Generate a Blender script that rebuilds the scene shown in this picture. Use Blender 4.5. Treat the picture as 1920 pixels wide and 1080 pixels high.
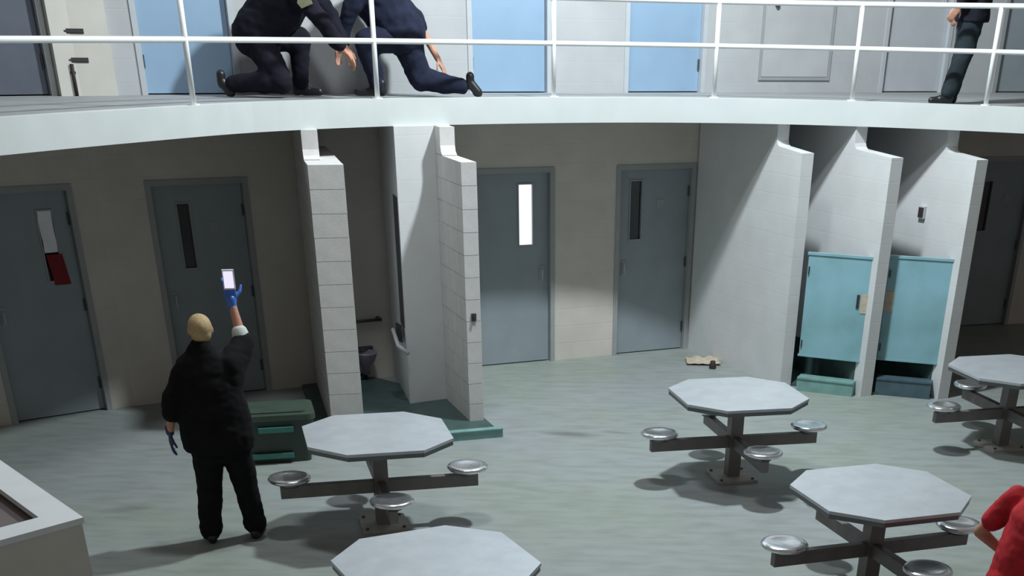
import bpy, bmesh, math, random
from mathutils import Vector, Matrix, noise
PI = math.pi
for o in list(bpy.data.objects): bpy.data.objects.remove(o)
S = bpy.context.scene
COL = S.collection
V = Vector

# ------------------------------------------------------------------ camera
cam = bpy.data.cameras.new('camera'); camo = bpy.data.objects.new('camera', cam); COL.objects.link(camo)
F, TH, ROLL, CX, CY, CH = 2280.9, 0.55755, 0.01937, 1103.98, 1476.0, 3.518
cam.sensor_width = 36; cam.sensor_fit = 'HORIZONTAL'; cam.lens = F * 36 / 1920
cam.shift_x = -(CX - 960) / 1920; cam.shift_y = (CY - 540) / 1920
camo.matrix_world = Matrix.Translation((0, 0, CH)) @ Matrix.Rotation(PI / 2 - TH, 4, 'X') @ Matrix.Rotation(ROLL, 4, 'Z')
cam.clip_end = 200
S.camera = camo

# ------------------------------------------------------------------ world, lights, exposure
w = bpy.data.worlds.new('world'); S.world = w; w.use_nodes = True
w.node_tree.nodes['Background'].inputs[0].default_value = (1, .93, .87, 1)
w.node_tree.nodes['Background'].inputs[1].default_value = .15
def point(name, loc, power, rad, col=(1, 1, 1)):
    l = bpy.data.lights.new(name, 'POINT'); l.energy = power; l.shadow_soft_size = rad; l.color = col
    o = bpy.data.objects.new(name, l); COL.objects.link(o); o.location = loc; return o
def area(name, loc, tgt, power, sx, sy, col=(1, 1, 1)):
    l = bpy.data.lights.new(name, 'AREA'); l.energy = power; l.shape = 'RECTANGLE'; l.size = sx; l.size_y = sy; l.color = col
    o = bpy.data.objects.new(name, l); COL.objects.link(o); o.location = loc
    o.rotation_euler = (V(tgt) - V(loc)).to_track_quat('-Z', 'Y').to_euler(); return o
point('high_bay_light', (1.1, 12.1, 6.9), 1750, .20, (.88, .97, 1))
area('ceiling_light', (-1.3, 10.2, 8.3), (-1.3, 10.4, 0), 170, 1.2, .6, (.95, .98, 1))
vs = S.view_settings; vs.view_transform = 'Standard'; vs.look = 'None'; vs.gamma = 1; vs.use_curve_mapping = False; vs.exposure = 0

# ------------------------------------------------------------------ materials
def mat(name, col, rough=.6, metal=0, nz=.0, nscale=6, bump=0, bscale=60, spec=.5, emit=None, brick=None, col2=None, alpha=None):
    m = bpy.data.materials.new(name); m.use_nodes = True; nt = m.node_tree; N = nt.nodes; L = nt.links
    b = N['Principled BSDF']; b.inputs['Roughness'].default_value = rough; b.inputs['Metallic'].default_value = metal
    b.inputs['Specular IOR Level'].default_value = spec
    tc = N.new('ShaderNodeTexCoord')
    no = N.new('ShaderNodeTexNoise'); no.inputs['Scale'].default_value = nscale; no.inputs['Detail'].default_value = 5
    L.new(tc.outputs['Object'], no.inputs['Vector'])
    cr = N.new('ShaderNodeValToRGB'); c2 = col2 or tuple(c * (1 - nz) for c in col)
    cr.color_ramp.elements[0].position = .35; cr.color_ramp.elements[1].position = .65
    cr.color_ramp.elements[0].color = (*c2, 1); cr.color_ramp.elements[1].color = (*[min(1, c * (1 + nz * .4)) for c in col], 1)
    L.new(no.outputs['Fac'], cr.inputs['Fac']); L.new(cr.outputs['Color'], b.inputs['Base Color'])
    if bump:
        n2 = N.new('ShaderNodeTexNoise'); n2.inputs['Scale'].default_value = bscale; L.new(tc.outputs['Object'], n2.inputs['Vector'])
        bp = N.new('ShaderNodeBump'); bp.inputs['Strength'].default_value = bump; bp.inputs['Distance'].default_value = .01
        L.new(n2.outputs['Fac'], bp.inputs['Height']); L.new(bp.outputs['Normal'], b.inputs['Normal'])
    if brick:   # fine joints between painted blocks: U/V come from the UV map in metres
        bk = N.new('ShaderNodeTexBrick'); bk.inputs['Scale'].default_value = 1; bk.inputs['Brick Width'].default_value = .4
        bk.inputs['Row Height'].default_value = .2; bk.inputs['Mortar Size'].default_value = .006; bk.inputs['Mortar Smooth'].default_value = .4
        bk.inputs['Color1'].default_value = (1, 1, 1, 1); bk.inputs['Color2'].default_value = (1, 1, 1, 1); bk.inputs['Mortar'].default_value = (0, 0, 0, 1)
        L.new(tc.outputs['UV'], bk.inputs['Vector'])
        bp = N.new('ShaderNodeBump'); bp.inputs['Strength'].default_value = brick; bp.inputs['Distance'].default_value = .006
        L.new(bk.outputs['Color'], bp.inputs['Height']); L.new(bp.outputs['Normal'], b.inputs['Normal'])
    if emit: b.inputs['Emission Color'].default_value = (*emit[:3], 1); b.inputs['Emission Strength'].default_value = emit[3]
    return m
M = dict(
    wall=mat('painted_block_wall', (.60, .565, .52), .6, nz=.07, nscale=2.5, brick=.35),
    upwall=mat('upper_wall_cool_lit', (.44, .455, .47), .6, nz=.07, nscale=2.5, brick=.2),  # same wall as below; cool bounce light of the upper tier mixed into the colour
    white=mat('white_partition_paint', (.645, .66, .67), .55, nz=.05, nscale=3, brick=.15),
    block=mat('white_painted_block', (.64, .635, .625), .6, nz=.06, nscale=9, bump=.15, bscale=90),
    mortar=mat('mortar', (.50, .51, .52), .8, nz=.1),
    fascia=mat('white_fascia_paint', (.60, .64, .64), .5, nz=.04, nscale=3),
    deckf=mat('deck_concrete', (.33, .35, .36), .7, nz=.1, nscale=4),
    soffit=mat('deck_underside', (.46, .42, .39), .8, nz=.08),
    rail=mat('white_rail_paint', (.80, .82, .82), .4, nz=.03),
    door=mat('blue_grey_door_paint', (.27, .315, .345), .5, nz=.07, nscale=3),
    doorb=mat('upper_door_blue_lit', (.26, .385, .53), .5, nz=.05, nscale=3),  # same grey-blue doors, with bright bluish light put into the colour
    doord=mat('dark_upper_door', (.10, .115, .15), .5, nz=.07),  # darker door tone for the far left upper door
    frame=mat('door_frame_paint', (.32, .34, .345), .5, nz=.05),
    framel=mat('pale_frame_paint', (.47, .50, .53), .5, nz=.04),
    litscr=mat('lit_screen', (.8, .78, .9), .3, emit=(.80, .76, 1.0, .9)),
    dglass=mat('dark_glass', (.02, .025, .03), .15),
    lglass=mat('lit_window', (.9, .93, 1), .3, emit=(.92, .95, 1, 1.1)),
    steel=mat('brushed_steel_top', (.52, .56, .60), .38, .35, nz=.08, nscale=7, bump=.05, bscale=150),
    steeledge=mat('steel_edge', (.16, .17, .18), .4, .6, nz=.05),
    arm=mat('painted_steel_beam', (.19, .175, .17), .5, .3, nz=.12, nscale=8),
    chrome=mat('polished_steel_seat', (.80, .82, .86), .2, .9, nz=.1, nscale=14, bump=.25, bscale=12),
    plate=mat('base_plate_paint', (.42, .41, .37), .6, nz=.15, nscale=12),
    teal=mat('teal_shower_panel', (.25, .46, .54), .3, nz=.16, nscale=2.2, col2=(.20, .38, .42)),
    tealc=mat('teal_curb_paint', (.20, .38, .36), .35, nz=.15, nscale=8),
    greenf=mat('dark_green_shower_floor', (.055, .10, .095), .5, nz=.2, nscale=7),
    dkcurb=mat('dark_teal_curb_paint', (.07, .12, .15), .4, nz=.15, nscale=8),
    green=mat('dark_green_plastic', (.035, .055, .045), .45, nz=.15),
    greenl=mat('green_plastic_lid', (.055, .085, .065), .4, nz=.15),
    tealband=mat('teal_band', (.05, .20, .18), .4, nz=.1),
    black=mat('black_uniform_cloth', (.008, .008, .009), .9, nz=.2, nscale=14, bump=.3, bscale=300, spec=.15),
    navy=mat('navy_uniform_cloth', (.016, .020, .042), .9, nz=.25, nscale=10, bump=.3, bscale=300, spec=.2),
    black2=mat('black_jacket_cloth', (.010, .010, .018), .9, nz=.2, nscale=10, bump=.3, bscale=300, spec=.2),
    trousers=mat('dark_grey_trouser_cloth', (.020, .030, .036), .9, nz=.2, nscale=10, bump=.2, bscale=300, spec=.2),
    leather=mat('black_leather', (.012, .012, .014), .4, nz=.1),
    skin=mat('skin', (.50, .26, .18), .55, nz=.08, nscale=20, spec=.3),
    hairb=mat('short_tan_hair', (.46, .33, .17), .7, nz=.2, nscale=60, bump=.4, bscale=120),
    haird=mat('dark_hair', (.02, .015, .012), .7, nz=.2, nscale=60, bump=.4, bscale=120),
    glove=mat('blue_nitrile_glove', (.06, .17, .62), .35, nz=.12, nscale=25),
    glovep=mat('purple_glove', (.035, .03, .12), .4, nz=.1, nscale=25),
    whitep=mat('white_plastic', (.85, .86, .92), .35, nz=.02),
    cuff=mat('pale_cuff_cloth', (.55, .60, .58), .8, nz=.05),
    red=mat('red_jumpsuit_cloth', (.50, .022, .032), .8, nz=.25, nscale=9, bump=.3, bscale=250, spec=.25),
    redp=mat('dark_red_cloth', (.20, .010, .018), .8, nz=.1),
    redt=mat('red_marker', (.24, .03, .04), .7, nz=.1),
    eye=mat('eye_white', (.8, .8, .8), .3),
    gold=mat('pale_gold_patch', (.38, .39, .25), .6, nz=.15, nscale=40),
    dark=mat('dark_slot', (.035, .025, .022), .7),
    darkg=mat('dark_grey_metal', (.08, .08, .09), .4, .5),
    inner=mat('brown_grey_desk_surface', (.17, .145, .14), .6, nz=.08, nscale=5),
    cream=mat('cream_wall_paint', (.60, .59, .54), .6, nz=.05, nscale=4),
    cap=mat('white_cap_paint', (.74, .77, .80), .5, nz=.04, nscale=4),
    porc=mat('grey_steel_basin', (.33, .30, .36), .35, .3, nz=.1),
    cloth=mat('beige_cloth', (.50, .43, .34), .9, nz=.15, nscale=20),
)
# floor: painted concrete with worn patches and dried spills
def floor_mat():
    m = bpy.data.materials.new('painted_concrete_floor'); m.use_nodes = True; nt = m.node_tree; N = nt.nodes; L = nt.links
    b = N['Principled BSDF']; b.inputs['Specular IOR Level'].default_value = .4
    tc = N.new('ShaderNodeTexCoord')
    n1 = N.new('ShaderNodeTexNoise'); n1.inputs['Scale'].default_value = .55; n1.inputs['Detail'].default_value = 6
    n2 = N.new('ShaderNodeTexNoise'); n2.inputs['Scale'].default_value = 5; n2.inputs['Detail'].default_value = 8
    mp = N.new('ShaderNodeMapping'); mp.inputs['Scale'].default_value = (.6, 1.8, 1)
    L.new(tc.outputs['Object'], n1.inputs['Vector']); L.new(tc.outputs['Object'], mp.inputs['Vector']); L.new(mp.outputs['Vector'], n2.inputs['Vector'])
    r1 = N.new('ShaderNodeValToRGB'); r1.color_ramp.elements[0].position = .38; r1.color_ramp.elements[1].position = .62
    r1.color_ramp.elements[0].color = (.285, .325, .295, 1); r1.color_ramp.elements[1].color = (.305, .335, .345, 1)
    r2 = N.new('ShaderNodeValToRGB'); r2.color_ramp.elements[0].position = .3; r2.color_ramp.elements[1].position = .6
    r2.color_ramp.elements[0].color = (.82, .82, .80, 1); r2.color_ramp.elements[1].color = (1, 1, 1, 1)
    mx = N.new('ShaderNodeMix'); mx.data_type = 'RGBA'; mx.blend_type = 'MULTIPLY'; mx.inputs[0].default_value = 1
    L.new(n1.outputs['Fac'], r1.inputs['Fac']); L.new(n2.outputs['Fac'], r2.inputs['Fac'])
    L.new(r1.outputs['Color'], mx.inputs[6]); L.new(r2.outputs['Color'], mx.inputs[7])
    prev = mx.outputs[2]
    # three dried dark streaks on the floor
    for (x, y, sx, sy, ang, k) in ((-.28, 12.45, .38, .12, -.1, .62), (-3.95, 9.95, .3, .1, .3, .75), (.2, 12.55, .22, .07, -.3, .75)):
        m2 = N.new('ShaderNodeMapping'); m2.vector_type = 'TEXTURE'; m2.inputs['Location'].default_value = (x, y, 0); m2.inputs['Rotation'].default_value = (0, 0, ang); m2.inputs['Scale'].default_value = (sx, sy, 1)
        g = N.new('ShaderNodeTexGradient'); g.gradient_type = 'SPHERICAL'; L.new(tc.outputs['Object'], m2.inputs['Vector']); L.new(m2.outputs['Vector'], g.inputs['Vector'])
        rr = N.new('ShaderNodeMath'); rr.operation = 'MULTIPLY'; rr.inputs[1].default_value = 1.5; rr.use_clamp = True; L.new(g.outputs['Fac'], rr.inputs[0])
        q = N.new('ShaderNodeMix'); q.data_type = 'RGBA'; q.blend_type = 'MULTIPLY'; q.inputs[7].default_value = (k, k, k, 1)
        L.new(rr.outputs[0], q.inputs[0]); L.new(prev, q.inputs[6]); prev = q.outputs[2]
    L.new(prev, b.inputs['Base Color'])
    b.inputs['Roughness'].default_value = .48
    return m
M['floor'] = floor_mat()

# ------------------------------------------------------------------ helpers
def tag(o, label=None, cat=None, group=None, kind=None):
    if label: o['label'] = label
    if cat: o['category'] = cat
    if group: o['group'] = group
    if kind: o['kind'] = kind
    return o
def empty(name, loc, rz=0):
    o = bpy.data.objects.new(name, None); COL.objects.link(o); o.location = loc; o.rotation_euler = (0, 0, rz); o.empty_display_size = .1
    return o
def obj(name, bm, m, parent=None, smooth=False, loc=None, bevel=0):
    if bevel:
        bmesh.ops.bevel(bm, geom=[e for e in bm.edges if e.is_manifold and e.calc_face_angle(0) > .6], offset=bevel, segments=2, profile=.6, affect='EDGES')
    bmesh.ops.recalc_face_normals(bm, faces=bm.faces)
    me = bpy.data.meshes.new(name); bm.to_mesh(me); bm.free()
    me.materials.append(m)
    for p in me.polygons: p.use_smooth = smooth
    o = bpy.data.objects.new(name, me); COL.objects.link(o)
    if parent: o.parent = parent
    if loc: o.location = loc
    return o
def add_box(bm, x0, x1, y0, y1, z0, z1, mx=None):
    vs = [bm.verts.new((x, y, z)) for z in (z0, z1) for y in (y0, y1) for x in (x0, x1)]
    for f in ((0, 2, 3, 1), (4, 5, 7, 6), (0, 1, 5, 4), (2, 6, 7, 3), (0, 4, 6, 2), (1, 3, 7, 5)): bm.faces.new([vs[i] for i in f])
    if mx is not None: bmesh.ops.transform(bm, matrix=mx, verts=vs)
    return vs
def box(*a, mx=None):
    bm = bmesh.new(); add_box(bm, *a, mx=mx); return bm
def add_prism(bm, pts, z0, z1):      # polygon in XY pulled up in Z
    a = [bm.verts.new((x, y, z0)) for x, y in pts]; b = [bm.verts.new((x, y, z1)) for x, y in pts]; n = len(pts)
    bm.faces.new(a[::-1]); bm.faces.new(b)
    for i in range(n): bm.faces.new((a[i], a[(i + 1) % n], b[(i + 1) % n], b[i]))
    return a + b
def prism(pts, z0, z1):
    bm = bmesh.new(); add_prism(bm, pts, z0, z1); return bm
def add_lathe(bm, prof, n=32, c=(0, 0)):
    rings = []
    for r, z in prof: rings.append([bm.verts.new((c[0] + r * math.cos(2 * PI * i / n), c[1] + r * math.sin(2 * PI * i / n), z)) for i in range(n)] if r > 1e-5 else [bm.verts.new((c[0], c[1], z))])
    for a, b in zip(rings, rings[1:]):
        for i in range(n):
            j = (i + 1) % n
            if len(a) == 1: bm.faces.new((a[0], b[i], b[j]))
            elif len(b) == 1: bm.faces.new((a[i], a[j], b[0]))
            else: bm.faces.new((a[i], a[j], b[j], b[i]))
def add_tube(bm, pts, r, n=10, caps=True):
    pts = [V(p) for p in pts]; rs = r if isinstance(r, (list, tuple)) else [r] * len(pts); rings = []
    for i, p in enumerate(pts):
        d = (pts[min(i + 1, len(pts) - 1)] - pts[max(i - 1, 0)]).normalized()
        up = V((0, 0, 1)) if abs(d.z) < .95 else V((0, 1, 0))
        a = d.cross(up).normalized(); b = d.cross(a).normalized()
        rings.append([bm.verts.new(p + rs[i] * (a * math.cos(2 * PI * k / n) + b * math.sin(2 * PI * k / n))) for k in range(n)])
    for A, B in zip(rings, rings[1:]):
        for k in range(n): bm.faces.new((A[k], A[(k + 1) % n], B[(k + 1) % n], B[k]))
    if caps: bm.faces.new(rings[0][::-1]); bm.faces.new(rings[-1])
def tube(pts, r, n=10):
    bm = bmesh.new(); add_tube(bm, pts, r, n); return bm
def frame_mx(o2, t2, z=0):     # local x along t, local y = outward (towards the room), local z up
    t = V((t2[0], t2[1], 0)).normalized(); n = V((t.y, -t.x, 0)); m = Matrix.Identity(4)
    m.col[0][:3] = t; m.col[1][:3] = n; m.col[2][:3] = (0, 0, 1); m.col[3][:3] = (o2[0], o2[1], z)
    return m
def uv_metric(o):      # UVs in metres on vertical faces for the block joints
    me = o.data; uv = me.uv_layers.new(name='UVMap').data
    for p in me.polygons:
        t = V((-p.normal.y, p.normal.x, 0)); t = t.normalized() if t.length > .1 else V((1, 0, 0))
        for li in p.loop_indices:
            c = me.vertices[me.loops[li].vertex_index].co
            uv[li].uv = (c.dot(t), c.z) if abs(p.normal.z) < .7 else (c.x + .1, c.y * 0 + .1)

DZ, DB = 2.90, 2.68           # deck top and deck underside
TOPZ = 6.2
# ------------------------------------------------------------------ floor and walls
bm = bmesh.new(); add_box(bm, -9.5, 10.5, 2.0, 20.5, -.12, 0)
tag(obj('floor', bm, M['floor']), kind='structure')
W = [V(p) for p in ((-8.3, 10.5), (-4.95, 13.2), (-1.9, 15.0), (1.3, 16.55), (4.6, 18.0), (9, 19.6))]
def facet(i): a, b = W[i], W[i + 1]; return a, (b - a).normalized(), (b - a).length
# openings: facet, start, width, tier
DOORS = [(0, 3.04, 1.02, 0), (1, .46, 1.04, 0), (2, .48, 1.04, 0), (2, 2.32, 1.08, 0), (4, .46, .92, 0),
         (0, 3.04, 1.06, 1), (1, .58, .98, 1), (2, .50, .98, 1), (2, 2.38, 1.06, 1), (3, 2.33, 1.0, 1), (4, .46, .92, 1)]
DH = 2.16
def wall_bm(idx, m_lower=True):
    bm = bmesh.new()
    for i in idx:
        a, t, L = facet(i); mx = frame_mx(a, t); T = .3
        for tier, z0, z1 in ((0, 0, DZ), (1, DZ, TOPZ)):
            ds = sorted([(d[1], d[1] + d[2]) for d in DOORS if d[0] == i and d[3] == tier]); s = 0
            for d0, d1 in ds:
                add_box(bm, s, d0, -T, 0, z0, z1, mx=mx); add_box(bm, d0, d1, -T, 0, z0 + DH, z1, mx=mx); s = d1
            add_box(bm, s, L, -T, 0, z0, z1, mx=mx)
    return bm
for nm, idx in (('wall_left', (0, 1)), ('wall_back', (2,)), ('wall_right', (3, 4))):
    o = tag(obj(nm, wall_bm(idx), M['wall']), kind='structure'); uv_metric(o)
    o.data.materials.append(M['upwall'])
    for p in o.data.polygons:
        if p.center.z > DZ: p.material_index = 1
def make_door(n, f, s, wd, tier, win=None, lit=False, hinge='r', leafm='door', framem='frame', handle='r'):
    a, t, L = facet(f); p = a + t * s; z = DZ if tier else 0
    r = empty('door_%d' % n, (0, 0, 0)); r.matrix_world = frame_mx(p, t, z); tag(r, kind='structure')
    fw = .055
    bm = bmesh.new()
    add_box(bm, 0, fw, -.2, .012, 0, DH); add_box(bm, wd - fw, wd, -.2, .012, 0, DH); add_box(bm, fw, wd - fw, -.2, .012, DH - fw, DH)
    obj('door_frame', bm, M[framem], r, bevel=.004)
    bm = bmesh.new(); x0, x1 = fw + .004, wd - fw - .004; y0, y1 = -.11, -.055; zt = DH - fw - .004; zb = .012
    if win:
        w0, w1, wz0, wz1 = win
        add_box(bm, x0, w0, y0, y1, zb, zt); add_box(bm, w1, x1, y0, y1, zb, zt); add_box(bm, w0, w1, y0, y1, zb, wz0); add_box(bm, w0, w1, y0, y1, wz1, zt)
    else: add_box(bm, x0, x1, y0, y1, zb, zt)
    lf = obj('door_leaf', bm, M[leafm], r)
    if win:
        obj('window_pane', box(w0, w1, -.088, -.078, wz0, wz1), M['lglass' if lit else 'dglass'], lf)
        bm = bmesh.new(); k = .014
        for q in ((w0 - k, w0, wz0 - k, wz1 + k), (w1, w1 + k, wz0 - k, wz1 + k), (w0, w1, wz0 - k, wz0), (w0, w1, wz1, wz1 + k)): add_box(bm, q[0], q[1], -.056, -.045, q[2], q[3])
        obj('window_trim', bm, M[framem], lf)
    hx = x0 + .03 if hinge == 'l' else x1 - .03
    for hz in (.28, 1.05, 1.85):
        obj('hinge', tube([(hx + (-.02 if hinge == 'l' else .02), -.045, hz - .055), (hx + (-.02 if hinge == 'l' else .02), -.045, hz + .055)], .011, 8), M['darkg'], lf)
    px = x1 - .09 if hinge == 'l' else x0 + .09
    bm = bmesh.new(); add_box(bm, px - .025, px + .025, -.055, -.045, .93, 1.1)
    hp = obj('lock_plate', bm, M[framem], lf, bevel=.003)
    obj('pull_handle', tube([(px, -.05, .95), (px, -.015, .96), (px, -.015, 1.06), (px, -.05, 1.07)], .007, 8), M['framel'], lf)
    # solid back so that nothing shows behind the opening
    obj('back_panel', box(0, wd, -.3, -.2, 0, DH), M['dark'], r)
    return r, lf
d1, l1 = make_door(1, *DOORS[0], win=(.66, .80, 1.3, 1.93), hinge='r')
d2, l2 = make_door(2, *DOORS[1], win=(.30, .42, 1.32, 1.93), hinge='r')
d3, l3 = make_door(3, *DOORS[2], win=(.61, .78, 1.34, 1.98), lit=True, hinge='l')
d4, l4 = make_door(4, *DOORS[3], win=(.22, .37, 1.34, 1.98), hinge='r')
d5, l5 = make_door(5, *DOORS[4], win=(.17, .30, 1.25, 1.86), hinge='r')
make_door(6, *DOORS[5], hinge='r', leafm='doord', framem='frame'); make_door(7, *DOORS[6], hinge='l', leafm='doorb', framem='framel'); make_door(8, *DOORS[7], hinge='l', leafm='doorb', framem='framel')
make_door(9, *DOORS[8], hinge='r', leafm='doorb', framem='framel'); make_door(10, *DOORS[9], hinge='l', leafm='framel', framem='framel'); make_door(11, *DOORS[10], hinge='l')
# faint stencilled cell-number plates beside the vision panels, unreadable in the photograph
def numplate(leaf, x, z, m='frame'): obj('number_plate', box(x, x + .1, -.056, -.050, z, z + .09), M[m], leaf, bevel=.002)
numplate(l4, .58, 1.68); numplate(l2, .60, 1.66); numplate(l5, .52, 1.6)
# papers and a red cloth taped over the left door's vision panel
def wall_thing(name, f, s, z, bmf, m, label, cat, off=0, group=None):
    a, t, L = facet(f); p = a + t * s; o = obj(name, bmf, M[m]); o.matrix_world = frame_mx(p, t, z)
    return tag(o, label, cat, group)
bm = box(.0, .13, -.052, -.047, 0, .37); bmesh.ops.subdivide_edges(bm, edges=bm.edges[:], cuts=3, use_grid_fill=True)
for v in bm.verts: v.co.x += .004 * math.sin(v.co.z * 20); v.co.y += .006 * math.sin(v.co.z * 14 + v.co.x * 30)
wall_thing('paper_notice', 0, 3.04 + .665, 1.56, bm, 'whitep', 'pale crumpled paper taped over the window of the far left lower door', 'paper')
bm = box(-.04, .115, -.042, -.037, -.02, .26); bmesh.ops.subdivide_edges(bm, edges=bm.edges[:], cuts=3, use_grid_fill=True)
for v in bm.verts: v.co.y += .004 * math.sin(v.co.x * 40); v.co.x += (.27 - v.co.z) * .12
wall_thing('red_cloth', 0, 3.04 + .71, 1.28, bm, 'redp', 'dark red cloth hanging below the paper on the far left lower door', 'cloth')
bm = box(0, .16, -.055, -.05, 0, .12); wall_thing('red_sign', 0, 3.04 + .1, 1.62, bm, 'redt', 'small dull red sign at the left edge of the far left lower door', 'sign')

# ------------------------------------------------------------------ balcony deck
EP = [(-5.6, 5.5), (-4.9, 8.0), (-4.25, 9.8), (-3.75, 11.0), (-3.1, 12.3), (-2.2, 13.3), (-1.4, 13.85), (-.5, 14.35), (.4, 14.7), (1.2, 14.86), (1.9, 14.88), (2.6, 14.78), (3.25, 14.6), (4.0, 14.3), (4.9, 13.8), (6.2, 12.9)]
def catmull(P, k=5):
    P = [V(p) for p in P]; out = []
    for i in range(len(P) - 1):
        p0, p1, p2, p3 = P[max(i - 1, 0)], P[i], P[i + 1], P[min(i + 2, len(P) - 1)]
        for j in range(k):
            u = j / k; out.append(.5 * ((2 * p1) + (p2 - p0) * u + (2 * p0 - 5 * p1 + 4 * p2 - p3) * u * u + (3 * p1 - p0 - 3 * p2 + p3) * u ** 3))
    out.append(P[-1]); return out
EC = catmull(EP)
def offset(C, d):
    o = []
    for i, p in enumerate(C):
        t = (C[min(i + 1, len(C) - 1)] - C[max(i - 1, 0)]).normalized(); n = V((t.y, -t.x)); o.append(p + n * d)
    return o
def ribbon(C, d0, d1, z0, z1):      # swept rectangular bar along the curve
    A, B = offset(C, d0), offset(C, d1); bm = bmesh.new(); rows = []
    for a, b in zip(A, B): rows.append([bm.verts.new((a.x, a.y, z0)), bm.verts.new((b.x, b.y, z0)), bm.verts.new((b.x, b.y, z1)), bm.verts.new((a.x, a.y, z1))])
    for r, s in zip(rows, rows[1:]):
        for k in range(4): bm.faces.new((r[k], r[(k + 1) % 4], s[(k + 1) % 4], s[k]))
    bm.faces.new(rows[0]); bm.faces.new(rows[-1][::-1]); return bm
dk = empty('balcony', (0, 0, 0)); tag(dk, kind='structure')
inner = offset(EC, -.14)
bm = bmesh.new()
far = [W[5] + V((0, .0)), W[4], W[3], W[2], W[1], W[0], V((-8.3, 5.5))]
poly = [(p.x, p.y) for p in inner] + [(8.9, 14.2)] + [(p.x, p.y) for p in far]
add_prism(bm, poly, DB + .04, DZ - .02); bmesh.ops.triangulate(bm, faces=[f for f in bm.faces if len(f.verts) > 4])
obj('deck_slab', bm, M['soffit'], dk)
bm = bmesh.new(); add_prism(bm, poly, DZ - .02, DZ); bmesh.ops.triangulate(bm, faces=[f for f in bm.faces if len(f.verts) > 4])
obj('deck_surface', bm, M['deckf'], dk)
obj('edge_beam', ribbon(EC, -.14, 0, DB, DZ + .012), M['fascia'], dk)
# railing
rl = empty('balcony_railing', (.4, 14.7, DZ)); tag(rl, 'white painted pipe railing running along the curved upper balcony edge', 'railing')
RC = offset(EC, -.06)
def inv(o, p): return V(p) - o.location
for nm, z, r in (('top_rail', 3.775, .024), ('middle_rail', 3.385, .023)):
    obj(nm, tube([inv(rl, (p.x, p.y, z)) for p in RC], r, 8), M['rail'], rl, smooth=True)
def edge_at(x):
    for a, b in zip(RC, RC[1:]):
        if a.x <= x <= b.x: return a + (b - a) * ((x - a.x) / (b.x - a.x))
for x in (-4.98, -3.46, -2.16, -.50, 1.19, 2.65, 3.95, 5.0):
    p = edge_at(x); pr = obj('post', tube([inv(rl, (p.x, p.y, DZ + .012)), inv(rl, (p.x, p.y, 3.775))], .024, 10), M['rail'], rl, smooth=True)
    obj('foot_flange', prism([(p.x - rl.location.x + .05 * math.cos(k * PI / 6), p.y - rl.location.y + .05 * math.sin(k * PI / 6)) for k in range(12)], .012, .022), M['rail'], rl)

# ------------------------------------------------------------------ partitions
WD = V((-.445, .895)).normalized()        # direction from a wing's front back to the wall
def wing(front_right, length, label, thick=.15, ext=.62, m='white', post=.13, d=WD):
    # local x runs from the front back to the wall, local y = towards the left face
    r = empty('partition_wall', (0, 0, 0)); fr = V(front_right); mx = Matrix.Identity(4)
    n = V((-d.y, d.x))     # left of direction d
    mx.col[0][:3] = (d.x, d.y, 0); mx.col[1][:3] = (n.x, n.y, 0); mx.col[3][:3] = (fr.x, fr.y, 0); r.matrix_world = mx
    prof = [(0, 0), (length, 0), (length, DB), (ext, DB), (ext, 2.52), (ext - .015, 2.485), (ext - .05, 2.465), (0, 2.43)]
    bm = bmesh.new(); A = [bm.verts.new((x, 0, z)) for x, z in prof]; B = [bm.verts.new((x, thick, z)) for x, z in prof]
    bm.faces.new(A); bm.faces.new(B[::-1])
    for i in range(len(prof)): bm.faces.new((A[i], B[i], B[(i + 1) % len(prof)], A[(i + 1) % len(prof)]))
    o = obj('panel', bm, M[m], r, bevel=.006); uv_metric(o)
    tag(r, label, 'partition', 'white partitions under the balcony'); return r
def block_wing(front_right, length, label, thick, ext, d=WD):
    r = empty('partition_wall', (0, 0, 0)); fr = V(front_right); mx = Matrix.Identity(4); n = V((-d.y, d.x))
    mx.col[0][:3] = (d.x, d.y, 0); mx.col[1][:3] = (n.x, n.y, 0); mx.col[3][:3] = (fr.x, fr.y, 0); r.matrix_world = mx
    obj('mortar_core', box(.004, length, .004, thick - .004, 0, 2.43), M['mortar'], r)
    cache = {}; rnd = random.Random(4)
    for c in range(12):
        x = 0.0; first = True; z0 = c * .2033
        while x < length - .02:
            L = (.2 if c % 2 else .4) if first else .4; first = False; L = min(L, length - x)
            key = round(L, 3)
            if key not in cache:
                b = obj('block', box(.0, L - .005, 0, thick, .0, .1985), M['block'], r, bevel=.005); cache[key] = b.data
            else:
                b = bpy.data.objects.new('block', cache[key]); COL.objects.link(b); b.parent = r
            b.location = (x, rnd.uniform(-.0015, .0015), z0 + .001); x += L
    prof = [(length, 2.44), (length, DB), (ext, DB), (ext, 2.52), (ext - .02, 2.47), (ext - .07, 2.44)]
    bm = bmesh.new(); A = [bm.verts.new((x, max(0, thick - .15), z)) for x, z in prof]; B = [bm.verts.new((x, thick, z)) for x, z in prof]
    bm.faces.new(A); bm.faces.new(B[::-1])
    for i in range(len(prof)): bm.faces.new((A[i], B[i], B[(i + 1) % len(prof)], A[(i + 1) % len(prof)]))
    obj('upper_panel', bm, M['block'], r)
    tag(r, label, 'partition', 'white partitions under the balcony'); return r
wing((2.27, 14.60), 2.15, 'broad white partition wall left of the first teal shower panel, nearest the two middle cell doors', ext=.50)
wing((3.15, 14.25), 2.75, 'middle white partition wall standing between the two teal shower panels', ext=.66)
wing((4.02, 14.20), 3.1, 'white partition wall right of the second teal panel, with a small dark fixture on it', ext=.50)
block_wing((-1.17, 12.80), .98, 'white block partition wall beside the lit cell door, joined to the boxed column', .15, .75, d=V((-.36, .93)).normalized())
block_wing((-2.33, 12.30), 2.0, 'thick white block partition wall left of the open shower bay, behind the left table', .32, .52, d=V((-.27, .965)).normalized())
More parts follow.
